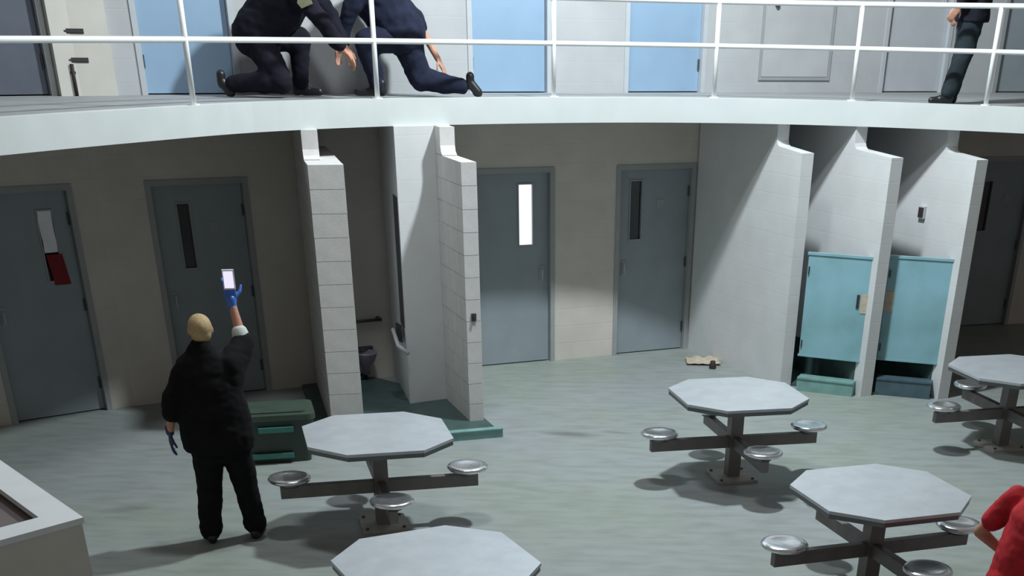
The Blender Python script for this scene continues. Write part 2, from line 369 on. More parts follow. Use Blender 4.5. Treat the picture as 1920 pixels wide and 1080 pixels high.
# boxed column between the bay and the right hand block wing
cm = empty('boxed_column', (-2.0, 13.45, 0)); q = cm.location
o = obj('casing', prism([(x - q.x, y - q.y) for x, y in ((-2.02, 13.40), (-1.51, 13.72), (-1.66, 15.0), (-2.37, 14.66))], 0, DB), M['white'], cm, bevel=.008); uv_metric(o)
t = V((-.35, 1.26)).normalized(); mm = Matrix.Translation(-q) @ frame_mx(V((-2.02, 13.40)), -t)
obj('access_strip', box(-.36, -.06, -.004, .008, .80, 2.05, mx=mm), M['darkg'], cm)
tag(cm, 'white boxed column running from floor to balcony between shower bay and block partition', 'column')

# fixtures on partitions
def fixture(name, loc, rz, parts, label, cat):
    r = empty(name, loc, rz)
    for nm, bm, m in parts: obj(nm, bm, M[m], r, bevel=0)
    return tag(r, label, cat)
n3 = V((-WD.y, WD.x)); p = V((4.02, 14.20)) + WD * .72 + n3 * .152
fixture('wall_vent', (p.x, p.y, 1.80), math.atan2(WD.y, WD.x), [('housing', box(-.05, .05, 0, .03, 0, .12), 'framel'), ('grille', box(-.04, .04, .03, .036, .012, .108), 'dark')], 'small dark rectangular fixture high on the rightmost white partition', 'fixture')
p = V((-1.17, 12.80)); dd = V((-.36, .93)).normalized(); nn = V((-dd.y, dd.x)); p = p + nn * .075
fixture('latch', (p.x, p.y, 1.02), math.atan2(dd.y, dd.x), [('strike_plate', box(-.012, 0, -.025, .025, 0, .07), 'darkg'), ('bolt', box(-.03, -.012, -.01, .01, .02, .05), 'darkg')], 'small dark latch on the end of the block partition beside the lit door', 'latch')

# ------------------------------------------------------------------ left shower bay
a1, t1, _ = facet(1)
cfl = [(-2.57, 11.74), (-.96, 12.36), (-1.20, 12.95), (-1.52, 13.66), (-2.60, 14.55), (-3.35, 14.12), (-2.74, 12.1)]
q = V((-2.1, 12.6, 0))
tag(obj('shower_floor', prism([(x - q.x, y - q.y) for x, y in cfl], 0, .03), M['greenf'], None, loc=q), kind='structure')
e0, e1 = V(cfl[0]), V(cfl[1]); tt = (e1 - e0).normalized()
cb = empty('shower_curb', (0, 0, 0)); cb.matrix_world = frame_mx(e0, tt)
obj('curb_body', box(0, (e1 - e0).length, -.0, .07, 0, .08), M['tealc'], cb, bevel=.01)
obj('curb_cap', box(0, (e1 - e0).length, -.01, .08, .08, .09), M['tealc'], cb, bevel=.004)
tag(cb, 'long low teal curb along the front of the open shower bay behind the left table', 'shower curb', 'shower curbs')
# grab bar, basin, shower head, bracket
def on_wall(name, f, s, z): a, t, _ = facet(f); r = empty(name, (0, 0, 0)); r.matrix_world = frame_mx(a + t * s, t, z); return r
g = on_wall('grab_bar', 1, 2.42, .66)
obj('bar', tube([(0, .06, 0), (.42, .06, 0)], .017, 10), M['darkg'], g, smooth=True)
for x in (.04, .40): obj('bracket', tube([(x, 0, 0), (x, .06, 0)], [.03, .015], 10), M['darkg'], g)
tag(g, 'short dark grab bar on the back wall of the open shower bay', 'grab bar')
g = on_wall('wash_basin', 1, 2.50, .30)
bm = bmesh.new(); add_lathe(bm, [(0, -.20), (.04, -.20), (.055, -.12), (.10, -.07), (.14, .03), (.145, .045), (.125, .045), (.1, -.02), (0, -.04)], 20, (.08, .15))
obj('bowl', bm, M['porc'], g, smooth=True)
obj('rear_shelf', box(-.06, .22, 0, .05, .03, .075), M['darkg'], g, bevel=.006)
obj('outlet_pipe', tube([(.08, .15, -.19), (.08, .14, -.235), (.08, 0, -.24)], .022, 10), M['darkg'], g, smooth=True)
tag(g, 'small grey metal bowl fixture low on the back wall of the open shower bay', 'basin')
g = on_wall('wall_spout', 1, 2.99, 2.50)
obj('pipe', tube([(0, 0, .05), (0, .1, .05), (0, .16, 0)], .012, 8), M['darkg'], g, smooth=True)
bm = bmesh.new(); add_lathe(bm, [(0, .03), (.02, .03), (.045, -.03), (0, -.035)], 14, (0, .17)); obj('nozzle', bm, M['darkg'], g, smooth=True)
tag(g, 'small dark shower spout near the top of the open bay back wall', 'spout')
r = empty('folding_bracket', (0, 0, 0)); r.matrix_world = frame_mx(V((-2.02, 13.42)), V((.86, .51)), .62)
obj('arm', tube([(-.06, -.22, .14), (-.10, .0, .02), (-.03, .1, -.05)], .022, 8), M['framel'], r, smooth=True)
obj('hook', tube([(-.06, -.20, .10), (-.08, -.05, .02)], .02, 8), M['darkg'], r, smooth=True)
obj('mounting_plate', box(-.012, -.002, -.26, -.1, .02, .2), M['darkg'], r)
tag(r, 'small metal bracket on the left side of the boxed column below the dark strip', 'bracket')

# ------------------------------------------------------------------ right shower stalls
def stall(fl, fr, zc, curbm, hl, cl, group='teal showers between the right partitions', inset=.05, mp='teal'):
    fl, fr = V(fl), V(fr); t = (fr - fl).normalized(); L = (fr - fl).length
    c = empty('shower_curb', (0, 0, 0)); c.matrix_world = frame_mx(fl, t)
    bm = box(0.05, L - .09, -.09, .07, 0, zc); obj('curb_body', bm, M[curbm], c, bevel=.012)
    obj('curb_cap', box(0.05, L - .09, -.10, .08, zc, zc + .018), M['tealc' if curbm == 'tealc' else 'dkcurb'], c, bevel=.006)
    tag(c, cl, 'shower curb', 'shower curbs')
    d = empty('shower_door', (0, 0, 0)); d.matrix_world = frame_mx(fl, t)
    pl = obj('door_panel', box(.012, L - .012, -inset - .025, -inset, .38, 1.44), M[mp], d, bevel=.004)
    obj('top_rail', box(.0, L, -inset - .035, -inset + .01, 1.44, 1.465), M['teal'], d, bevel=.003)
    obj('bottom_rail', box(.0, L, -inset - .03, -inset + .005, .36, .382), M['teal'], d, bevel=.003)
    for x in (.03, L - .04): 
        for z in (.5, 1.28): obj('hinge', tube([(x, -inset + .008, z - .04), (x, -inset + .008, z + .04)], .008, 8), M['darkg'], d)
    tag(d, hl, 'shower door', group)
    return d, L
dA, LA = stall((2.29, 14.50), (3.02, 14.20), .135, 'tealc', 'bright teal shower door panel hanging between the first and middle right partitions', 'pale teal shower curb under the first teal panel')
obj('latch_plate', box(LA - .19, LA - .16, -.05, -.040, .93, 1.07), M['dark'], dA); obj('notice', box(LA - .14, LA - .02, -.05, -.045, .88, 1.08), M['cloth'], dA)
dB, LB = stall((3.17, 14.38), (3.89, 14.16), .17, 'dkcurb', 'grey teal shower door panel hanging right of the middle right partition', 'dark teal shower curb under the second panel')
obj('notice', box(.01, .11, -.05, -.045, .88, 1.10), M['cloth'], dB)

# dark painted stall floors with dark strips low on the wing faces and the back wall
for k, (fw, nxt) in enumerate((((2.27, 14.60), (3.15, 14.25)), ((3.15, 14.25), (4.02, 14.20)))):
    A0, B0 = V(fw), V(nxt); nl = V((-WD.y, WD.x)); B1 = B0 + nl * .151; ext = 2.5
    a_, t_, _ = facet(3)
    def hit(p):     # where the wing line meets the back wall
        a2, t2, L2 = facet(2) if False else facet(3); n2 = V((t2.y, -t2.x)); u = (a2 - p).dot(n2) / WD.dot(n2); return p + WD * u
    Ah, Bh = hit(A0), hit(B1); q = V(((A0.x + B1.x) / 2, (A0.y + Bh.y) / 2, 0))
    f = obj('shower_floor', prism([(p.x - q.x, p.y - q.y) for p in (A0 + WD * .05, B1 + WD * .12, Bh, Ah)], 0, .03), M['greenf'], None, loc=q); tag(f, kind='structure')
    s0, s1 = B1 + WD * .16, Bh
    obj('low_dark_strip', prism([(p.x - q.x, p.y - q.y) for p in (s0, s1, s1 + nl * .012, s0 + nl * .012)], .03, .40), M['greenf'], f)
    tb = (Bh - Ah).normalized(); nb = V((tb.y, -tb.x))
    obj('low_dark_strip', prism([(p.x - q.x, p.y - q.y) for p in (Ah, Bh - tb * .02, Bh - tb * .02 + nb * .012, Ah + nb * .012)], .03, .40), M['greenf'], f)

# ------------------------------------------------------------------ upper tier things
g = on_wall('access_panel', 3, .60, DZ + .13)
bm = bmesh.new()
for q4 in ((0, .03, 0, .95), (.96, .99, 0, .95), (.03, .96, 0, .03), (.03, .96, .92, .95)): add_box(bm, q4[0], q4[1], 0, .02, q4[2], q4[3])
obj('panel_frame', bm, M['frame'], g); obj('panel_leaf', box(.035, .955, 0, .012,   .035, .915), M['upwall'], g, bevel=.003)
obj('knob', tube([(.17, .012, .76), (.17, .05, .76)], [.022, .028], 12), M['darkg'], g)
tag(g, 'pale square access panel with dark knob on the upper wall beside the blue doors', 'access panel')
g = empty('wall_pilaster', (W[1].x, W[1].y, DZ)); q = V((W[1].x, W[1].y))
f0, f1 = facet(0), facet(1); n0, n1 = V((f0[1].y, -f0[1].x)), V((f1[1].y, -f1[1].x))
pa, pb = f0[0] + f0[1] * 4.11, f1[0] + f1[1] * .34; pm = q + (n0 + n1).normalized() * .08
obj('shaft', prism([tuple(p - q) for p in (pa, pa + n0 * .08, pm, pb + n1 * .08, pb, q)], 0, TOPZ - DZ), M['cream'], g, bevel=.005)
tag(g, 'pale projecting wall pier on the upper tier beside the far left upper door', 'pilaster')
for z, lb in ((.50, 'upper of two dark brown slots on the pale upper left wall pier'), (.27, 'lower of two dark brown slots on the pale upper left wall pier')):
    g = on_wall('slot_grille', 1, -.10, DZ + z)
    obj('slot_frame', box(0, .22, .06, .086, 0, .04), M['dark'], g, bevel=.003); obj('slot_lip', box(.01, .21, .078, .089, .012, .028), M['darkg'], g)
    tag(g, lb, 'vent', 'dark slots on the pier')
g = on_wall('wall_conduit', 1, -.06, DZ); obj('pipe', tube([(.02, .10, 0), (.02, .10, .26)], .016, 8), M['dark'], g, smooth=True); obj('clip', box(-.005, .045, .075, .10, .18, .20), M['darkg'], g)
tag(g, 'short dark vertical pipe at the foot of the upper left wall pier', 'pipe')

# ------------------------------------------------------------------ tables
def octagon(half, cut):
    a, b = half, half - cut
    return [(-a, b), (-a, -b), (-b, -a), (b, -a), (a, -b), (a, b), (b, a), (-b, a)]
HT, RS, HS = .766, .719, .442
def make_table(loc, rz, label):
    r = empty('dining_table', (loc[0], loc[1], 0), rz)
    tp = obj('tabletop', prism(octagon(.565, .274), HT - .022, HT), M['steel'], r, bevel=.006)
    obj('edge_band', prism(octagon(.560, .272), HT - .055, HT - .022), M['steeledge'], r)
    bm = bmesh.new(); add_box(bm, -.058, .058, -.058, .058, .02, HT - .055); obj('post', bm, M['arm'], r, bevel=.006)
    obj('mounting_plate', box(-.16, .16, -.16, .16, HT - .067, HT - .055), M['arm'], r)
    obj('base_plate', prism([(-.19, -.19), (.19, -.19), (.19, .19), (-.19, .19)], 0, .022), M['plate'], r, bevel=.004)
    for sx, sy in ((1, 1), (1, -1), (-1, 1), (-1, -1)):
        obj('anchor_bolt', prism([(sx * .15 + .014 * math.cos(k * PI / 3), sy * .15 + .014 * math.sin(k * PI / 3)) for k in range(6)], .022, .036), M['darkg'], r)
    for k in range(4):
        a = k * PI / 2; mx = Matrix.Rotation(a, 4, 'Z')
        obj('arm', box(.058, RS + .08, -.032, .032, .285, .385, mx=mx), M['arm'], r, bevel=.004)
        bm = bmesh.new(); cx, cy = RS * math.cos(a), RS * math.sin(a)
        add_lathe(bm, [(0, HS + .004), (.05, HS + .006), (.10, HS + .014), (.135, HS + .020), (.158, HS + .014), (.168, HS + .004), (.170, HS - .006), (.160, HS - .018), (.12, HS - .032), (.05, HS - .042), (0, HS - .042)], 32, (cx, cy))
        s = obj('seat', bm, M['chrome'], r, smooth=True)
        bm = bmesh.new(); add_lathe(bm, [(0, .38), (.075, .38), (.07, .40), (.05, HS - .03), (0, HS - .03)], 18, (cx, cy)); obj('seat_support', bm, M['steeledge'], s, smooth=True)
    tag(r, label, 'table', 'octagonal steel tables with four fixed stools'); return r
make_table((1.27, 11.14), .25, 'octagonal steel table with fixed stools in front of the broad white partition')
make_table((-1.74, 9.69), .28, 'octagonal steel table with fixed stools beside the standing person in black')
make_table((2.03, 8.48), .34, 'octagonal steel table at lower right beside the person in red')
make_table((-.95, 6.96), .50, 'nearest octagonal steel table, cut off by the bottom edge of the view')
make_table((4.09, 12.31), .28, 'farthest octagonal steel table at the right edge, in shade near the last cell door')

# ------------------------------------------------------------------ desk corner at lower left
cz = 1.07; c0 = V((-2.97, 6.77)); ux = (V((-3.28, 6.39)) - c0).normalized(); uy = (V((-3.87, 7.79)) - c0).normalized()
def q2(a, b): p = c0 + ux * a + uy * b; return (p.x, p.y)
r = empty('half_wall_counter', (0, 0, 0))
obj('front_wall', prism([q2(.0, .0), q2(1.8, 0), q2(1.8, .16), q2(0, .16)], 0, cz - .035), M['cream'], r)
obj('side_wall', prism([q2(0, .16), q2(.16, .16), q2(.16, 2.4), q2(0, 2.4)], 0, cz - .035), M['cream'], r)
obj('back_wall', prism([q2(.16, 2.24), q2(1.8, 2.24), q2(1.8, 2.4), q2(.16, 2.4)], 0, cz - .035), M['cream'], r)
# white capping with a recessed brown-grey worktop inside
out = [q2(-.012, -.012), q2(1.8, -.012), q2(1.8, 2.41), q2(-.012, 2.41)]
w1c, w2c = .19, .18
bm = bmesh.new()
for P in ([q2(-.012, -.012), q2(1.8, -.012), q2(1.8, w2c), q2(-.012, w2c)], [q2(-.012, w2c), q2(w1c, w2c), q2(w1c, 2.23), q2(-.012, 2.23)], [q2(-.012, 2.23), q2(1.8, 2.23), q2(1.8, 2.41), q2(-.012, 2.41)]): add_prism(bm, P, cz - .035, cz)
obj('cap', bm, M['cap'], r)
obj('worktop', prism([q2(.16, .16), q2(1.8, .16), q2(1.8, 2.24), q2(.16, 2.24)], cz - .12, cz - .06), M['inner'], r)
tag(r, 'pale half wall counter with white rim and recessed brown top in the lower left corner', 'counter')

# ------------------------------------------------------------------ green tote behind the person
r = empty('storage_tote', (-3.03, 11.52, 0), .28)
def rrect(w, d, rr, n=4):
    out = []
    for cx, cy, a0 in ((w / 2 - rr, d / 2 - rr, 0), (-w / 2 + rr, d / 2 - rr, PI / 2), (-w / 2 + rr, -d / 2 + rr, PI), (w / 2 - rr, -d / 2 + rr, 1.5 * PI)):
        for k in range(n + 1): a = a0 + k * PI / 2 / n; out.append((cx + rr * math.cos(a), cy + rr * math.sin(a)))
    return out
bm = bmesh.new(); A = rrect(.60, .42, .05); B = rrect(.70, .50, .06)
va = [bm.verts.new((x, y, 0)) for x, y in A]; vb = [bm.verts.new((x, y, .40)) for x, y in B]; bm.faces.new(va[::-1]); bm.faces.new(vb)
for i in range(len(A)): j = (i + 1) % len(A); bm.faces.new((va[i], va[j], vb[j], vb[i]))
obj('tub', bm, M['green'], r)
obj('lid', prism(rrect(.74, .54, .07), .40, .45), M['greenl'], r, bevel=.012)
obj('lid_panel', prism(rrect(.58, .38, .05), .45, .462), M['greenl'], r, bevel=.004)
obj('handle', box(-.16, .16, -.29, -.255, .30, .345), M['tealband'], r, bevel=.008)
obj('lower_band', box(-.24, .14, -.262, -.235, .05, .10, mx=Matrix.Translation((0, .0, 0))), M['tealband'], r, bevel=.006)
tag(r, 'dark green lidded plastic tub with teal band on the floor behind the standing person', 'tub')

# small rag by the broad partition's foot
bm = bmesh.new(); rnd = random.Random(2); n = 14; grid = []
for i in range(n):
    grid.append([bm.verts.new(((i / (n - 1) - .5) * .42, (j / (n - 1) - .5) * .34, .012 + .035 * max(0, noise.noise(V((i * .33, j * .37, 1))) + .35))) for j in range(n)])
for i in range(n - 1):
    for j in range(n - 1): bm.faces.new((grid[i][j], grid[i + 1][j], grid[i + 1][j + 1], grid[i][j + 1]))
o = obj('rag', bm, M['cloth'], None, smooth=True, loc=(1.32, 15.72, 0)); sm = o.modifiers.new('thickness', 'SOLIDIFY'); sm.thickness = .01
tag(o, 'crumpled beige rag lying on the floor at the foot of the broad white partition', 'rag')
bm = bmesh.new(); add_lathe(bm, [(0, 0), (.04, 0), (.045, .01), (.03, .085), (.026, .09), (0, .09)], 14); o = obj('dark_cup', bm, M['dark'], None, smooth=True, loc=(1.42, 15.42, 0))
tag(o, 'tiny dark cup standing on the floor beside the beige rag', 'cup')

# ------------------------------------------------------------------ people
def add_capsule(bm, p0, r0, p1, r1, n=14, k=5):
    p0, p1 = V(p0), V(p1); d = p1 - p0; L = d.length
    if L < 1e-6: d = V((0, 0, 1))
    d = d.normalized(); up = V((0, 0, 1)) if abs(d.z) < .9 else V((0, 1, 0)); a = d.cross(up).normalized(); b = d.cross(a).normalized()
    rows = []
    for i in range(k): th = -PI / 2 + (PI / 2) * i / (k - 0); rows.append((p0 + d * r0 * math.sin(th), r0 * math.cos(th)))
    rows.append((p0, r0)); rows.append((p1, r1))
    for i in range(1, k + 1): th = (PI / 2) * i / k; rows.append((p1 + d * r1 * math.sin(th), r1 * math.cos(th)))
    rings = []
    for c, rr in rows:
        if rr < 1e-4: rings.append([bm.verts.new(c)])
        else: rings.append([bm.verts.new(c + rr * (a * math.cos(2 * PI * j / n) + b * math.sin(2 * PI * j / n))) for j in range(n)])
    for A, B in zip(rings, rings[1:]):
        for j in range(n):
            q = (j + 1) % n
            if len(A) == 1: bm.faces.new((A[0], B[q], B[j]))
            elif len(B) == 1: bm.faces.new((A[j], A[q], B[0]))
            else: bm.faces.new((A[j], A[q], B[q], B[j]))
def add_loft(bm, rows, n=20):       # rows: (centre, half-width vector, half-depth vector)
    rings = []
    for c, u, v in rows: c, u, v = V(c), V(u), V(v); rings.append([bm.verts.new(c + u * math.cos(2 * PI * j / n) + v * math.sin(2 * PI * j / n)) for j in range(n)])
    for A, B in zip(rings, rings[1:]):
        for j in range(n): bm.faces.new((A[j], A[(j + 1) % n], B[(j + 1) % n], B[j]))
    bm.faces.new(rings[0][::-1]); bm.faces.new(rings[-1])
def add_ell(bm, c, r, n=16):
    s = bmesh.ops.create_uvsphere(bm, u_segments=n, v_segments=n // 2 + 2, radius=1)
    bmesh.ops.transform(bm, matrix=Matrix.Translation(c) @ Matrix.Diagonal((*r, 1)), verts=s['verts'])
def fuse(name, bm, m, parent, voxel=.012, smooth=6, wrinkle=0, seed=0):
    me = bpy.data.meshes.new(name); bmesh.ops.recalc_face_normals(bm, faces=bm.faces); bm.to_mesh(me); bm.free()
    o = bpy.data.objects.new(name, me); COL.objects.link(o)
    rm = o.modifiers.new('r', 'REMESH'); rm.mode = 'VOXEL'; rm.voxel_size = voxel; rm.use_smooth_shade = True
    if smooth: s = o.modifiers.new('s', 'SMOOTH'); s.iterations = smooth; s.factor = .5
    dg = bpy.context.evaluated_depsgraph_get(); ev = o.evaluated_get(dg); nm = bpy.data.meshes.new_from_object(ev); o.modifiers.clear(); o.data = nm
    if wrinkle:
        for v in nm.vertices:
            c = v.co; k = noise.noise(V((c.x * 7 + seed, c.y * 7, c.z * 11))) + .5 * noise.noise(V((c.x * 16, c.y * 16 + seed, c.z * 26)))
            v.co = c + v.normal * (wrinkle * k)
    nm.materials.clear(); nm.materials.append(m)
    for p in nm.polygons: p.use_smooth = True
    o.parent = parent; return o
def add_hand(bm, wrist, direc, palmn, side, curl=.35, s=1.0, r=.0085, spread=.2):
    # direc: towards the fingers, palmn: direction the palm faces, side: +1 thumb towards direc x palmn
    w = V(wrist); d = V(direc).normalized(); p = V(palmn); p = (p - d * p.dot(d)).normalized(); x = d.cross(p).normalized() * side
    for k in (-.03, -.01, .01, .03): add_capsule(bm, w + x * k * .7 * s, .014 * s, w + d * .085 * s + x * k * s, .0125 * s, 8, 3)
    for k, L in ((-.032, .062), (-.011, .078), (.011, .084), (.032, .074)):
        a = w + d * .088 * s + x * k * s; q = a; ang = curl * .5; dir0 = (d + x * k * 3 * spread).normalized()
        for seg in (.45, .32, .23):
            dd = dir0 * math.cos(ang) + p * math.sin(ang); nq = q + dd * L * seg * s; add_capsule(bm, q, r * s, nq, r * .9 * s, 8, 3); q = nq; ang += curl
    a = w + d * .025 * s + x * .03 * s; b = a + (x * .75 + d * .6 + p * .25).normalized() * .045 * s; c = b + (x * .35 + d * .8 + p * .45).normalized() * .038 * s
    add_capsule(bm, a, .013 * s, b, .011 * s, 8, 3); add_capsule(bm, b, .011 * s, c, .009 * s, 8, 3)
def add_head(bm, c, face, up=(0, 0, 1), s=1.0):
    c = V(c); f = V(face).normalized(); u = V(up); u = (u - f * u.dot(f)).normalized(); x = f.cross(u)
    st = len(bm.verts)
    add_ell(bm, (0, 0, .01), (.076, .095, .088)); add_ell(bm, (0, .035, -.055), (.055, .055, .055)); add_ell(bm, (0, .045, -.02), (.06, .05, .06))
    add_capsule(bm, (0, .092, .005), .010, (0, .108, -.022), .014, 8, 3)      # nose
    add_capsule(bm, (-.022, .083, -.052), .008, (.022, .083, -.052), .008, 8, 3)   # lips
    add_capsule(bm, (-.035, .082, .022), .009, (.035, .082, .022), .009, 8, 3)      # brow
    for sx in (-1, 1): add_ell(bm, (sx * .078, -.005, -.005), (.012, .022, .032), 10)
    bm.verts.ensure_lookup_table()
    mx = Matrix.Identity(4); mx.col[0][:3] = x; mx.col[1][:3] = f; mx.col[2][:3] = u; mx = Matrix.Translation(c) @ mx @ Matrix.Diagonal((s, s, s, 1))
    bmesh.ops.transform(bm, matrix=mx, verts=bm.verts[st:])
    return mx
def eyes(root, mx):
    for sx in (-1, 1):
        bm = bmesh.new(); add_ell(bm, (0, 0, 0), (.012, .010, .009), 10); bmesh.ops.transform(bm, matrix=mx @ Matrix.Translation((sx * .031, .084, .004)), verts=bm.verts); obj('eye', bm, M['eye'], root, smooth=True)
def hair(root, mx, m, low=-.02, full=True):
    bm = bmesh.new(); add_ell(bm, (0, -.008, .018), (.082, .096, .09), 20); add_ell(bm, (0, -.045, -.02), (.070, .055, .06), 16)
    bmesh.ops.transform(bm, matrix=mx, verts=bm.verts); return fuse('hair', bm, M[m], root, .008, 3, .002)
def shoe(root, heel, toe, m='leather', r=.042):
    heel, toe = V(heel), V(toe); d = (toe - heel).normalized(); bm = bmesh.new()
    add_capsule(bm, heel + V((0, 0, .02)), r, heel + d * .1 + V((0, 0, .012)), r, 12, 4); add_capsule(bm, heel + d * .08, r * .95, toe, r * .85, 12, 4); add_capsule(bm, heel + V((0, 0, .0)), r * .9, heel + V((0, 0, .07)), r * .95, 12, 4)
    for v in bm.verts:
        if v.co.z < min(heel.z, toe.z) - r * .75: v.co.z = min(heel.z, toe.z) - r * .75
    return fuse('shoe', bm, M[m], root, .008, 3)

# --- standing person in black, seen from behind, right arm raised towards the door
P1 = empty('person', (-2.87, 9.28, 0), .22)
bm = bmesh.new()
hm = add_head(bm, (-.035, .04, 1.60), (-.1, 1, .12), s=1.06)
add_capsule(bm, (-.06, .0, 1.40), .06, (-.04, .02, 1.53), .055)
add_loft(bm, [((-.02, 0, .80), (.15, 0, 0), (0, .10, 0)), ((-.02, 0, 1.0), (.16, 0, 0), (0, .11, 0)), ((-.03, 0, 1.25), (.17, 0, 0), (0, .11, 0)), ((-.04, 0, 1.40), (.12, 0, 0), (0, .08, 0))])
for sg in ((-.11, 0, .84), (-.13, .01, .47), (-.16, 0, .08)), ((.09, 0, .84), (.12, .03, .47), (.15, .05, .08)):
    add_capsule(bm, sg[0], .085, sg[1], .06); add_capsule(bm, sg[1], .06, sg[2], .04)
LA_ = [(-.20, 0, 1.35), (-.31, -.02, 1.08), (-.365, .05, .86)]
RA_ = [(.17, 0, 1.38), (.245, .19, 1.47), (.20, .27, 1.74)]
add_capsule(bm, LA_[0], .055, LA_[1], .045); add_capsule(bm, LA_[1], .045, LA_[2], .028)
add_capsule(bm, RA_[0], .055, RA_[1], .047); add_capsule(bm, RA_[1], .046, RA_[2], .028)
fuse('body', bm, M['skin'], P1, .010, 4); eyes(P1, hm); hair(P1, hm, 'hairb')
bm = bmesh.new()
add_loft(bm, [((-.015, -.01, .74), (.265, 0, 0), (0, .18, 0)), ((-.015, -.01, .86), (.275, 0, 0), (0, .19, 0)), ((-.02, -.01, 1.0), (.265, 0, 0), (0, .18, 0)), ((-.03, -.01, 1.15), (.25, 0, 0), (0, .165, 0)), ((-.035, 0, 1.28), (.24, 0, 0), (0, .15, 0)), ((-.04, 0, 1.38), (.20, 0, 0), (0, .12, 0)), ((-.045, .0, 1.46), (.11, 0, 0), (0, .09, 0)), ((-.04, .0, 1.53), (.07, 0, 0), (0, .07, 0))])
add_capsule(bm, (-.17, 0, 1.34), .085, (-.295, -.02, 1.12), .083); add_capsule(bm, (-.295, -.02, 1.12), .083, (-.325, -.01, 1.02), .076)
add_capsule(bm, (.14, 0, 1.34), .10, (.245, .19, 1.465), .085); add_capsule(bm, (.12, 0, 1.25), .11, (.235, .16, 1.43), .085)
fuse('shirt', bm, M['black'], P1, .012, 6, .010, 1)
bm = bmesh.new()
add_loft(bm, [((-.01, 0, .66), (.215, 0, 0), (0, .145, 0)), ((-.01, 0, .80), (.23, 0, 0), (0, .155, 0)), ((-.015, 0, .95), (.22, 0, 0), (0, .15, 0))])
add_capsule(bm, (-.11, 0, .74), .125, (-.135, .01, .46), .100); add_capsule(bm, (-.135, .01, .46), .100, (-.165, -.005, .13), .088); add_capsule(bm, (-.165, -.01, .12), .095, (-.17, 0, .09), .085)
add_capsule(bm, (.10, 0, .74), .125, (.135, .03, .46), .098); add_capsule(bm, (.135, .03, .46), .098, (.165, .045, .14), .085); add_capsule(bm, (.17, .03, .13), .095, (.165, .04, .10), .085)
fuse('trousers', bm, M['black'], P1, .012, 6, .010, 7)
shoe(P1, (-.165, -.05, .033), (-.19, .17, .033)); shoe(P1, (.165, .0, .033), (.215, .21, .033))
bm = bmesh.new(); a, b = V(RA_[1]), V(RA_[2]); add_capsule(bm, a + (b - a) * .10, .066, a + (b - a) * .24, .062, 16, 3); fuse('cuff', bm, M['cuff'], P1, .008, 2)
bm = bmesh.new(); dr = (V((-.05, .05, 1))).normalized(); add_capsule(bm, V(RA_[2]) - dr * .05, .036, V(RA_[2]) + dr * .02, .034); add_hand(bm, V(RA_[2]) + dr * .01, dr, (-.15, 1, 0), -1, .55, 1.15, .0115); fuse('glove', bm, M['glove'], P1, .0045, 2)
bm = bmesh.new(); add_capsule(bm, V(LA_[2]) + V((0, 0, .03)), .034, LA_[2], .032); add_hand(bm, LA_[2], (-.08, .1, -1), (1, .2, 0), 1, .3, 1.05, .010); fuse('glove', bm, M['glovep'], P1, .0045, 2)
P1['label'] = 'person in black uniform seen from behind, blue gloved right arm raised towards a cell door'; P1['category'] = 'person'
# white hand-held thing
hp = P1.matrix_world if False else Matrix.Translation(P1.location) @ Matrix.Rotation(.22, 4, 'Z')
dev = empty('handheld_device', hp @ V((.20, .262, 1.885)), .22)
bm = bmesh.new(); add_box(bm, -.042, .042, -.014, .014, -.05, .085); obj('casing', bm, M['whitep'], dev, bevel=.01)
obj('screen', box(-.034, .034, -.016, -.013, -.04, .075), M['litscr'], dev)
tag(dev, 'small white handheld device with a glowing face in the raised blue glove', 'device')

# --- two officers kneeling on the balcony, behind the railing
def crouch(loc, rz, J, label, jm='black2', tm='black2', headf=(1, 0, -.4), hairm='haird', hands=(True, True)):
    R = empty('person', loc, rz); bm = bmesh.new(); hm = add_head(bm, J['head'], headf)
    add_capsule(bm, J['chest'], .06, V(J['head']) + V((0, 0, -.05)), .05)
    add_capsule(bm, J['hip'], .13, J['chest'], .13)
    for s in 'lr':
        add_capsule(bm, J['hip'], .1, J['knee_' + s], .06); add_capsule(bm, J['knee_' + s], .06, J['ankle_' + s], .04)
        add_capsule(bm, J['sh_' + s], .05, J['el_' + s], .042); add_capsule(bm, J['el_' + s], .042, J['wr_' + s], .028)
        d = (V(J['wr_' + s]) - V(J['el_' + s])).normalized(); add_hand(bm, J['wr_' + s], d, J.get('palm', (0, 0, -1)), 1 if s == 'l' else -1, .35, 1, .0095)
    fuse('body', bm, M['skin'], R, .0085, 2); eyes(R, hm); hair(R, hm, hairm)
    bm = bmesh.new(); add_capsule(bm, J['hip'], .20, J['chest'], .215); h = (V(J['sh_l']) + V(J['sh_r'])) / 2
    add_capsule(bm, J['sh_l'], .11, J['sh_r'], .11); add_capsule(bm, J['chest'], .17, h, .13)
    for s in 'lr':
        add_capsule(bm, J['sh_' + s], .095, J['el_' + s], .075); e, w_ = V(J['el_' + s]), V(J['wr_' + s]); add_capsule(bm, e, .075, e + (w_ - e) * J.get('slv_' + s, .8), .058)
    fuse('jacket', bm, M[jm], R, .014, 6, .014, rz + 3)
    bm = bmesh.new()
    for s in 'lr': add_capsule(bm, J['hip'], .15, J['knee_' + s], .105); add_capsule(bm, J['knee_' + s], .10, J['ankle_' + s], .07)
    add_ell(bm, J['hip'], (.2, .19, .17)); fuse('trousers', bm, M[tm], R, .014, 6, .012, 5)
    for s in 'lr': shoe(R, J['heel_' + s], J['toe_' + s])
    R.scale = (1.1, 1.1, 1.1); tag(R, label, 'person'); return R
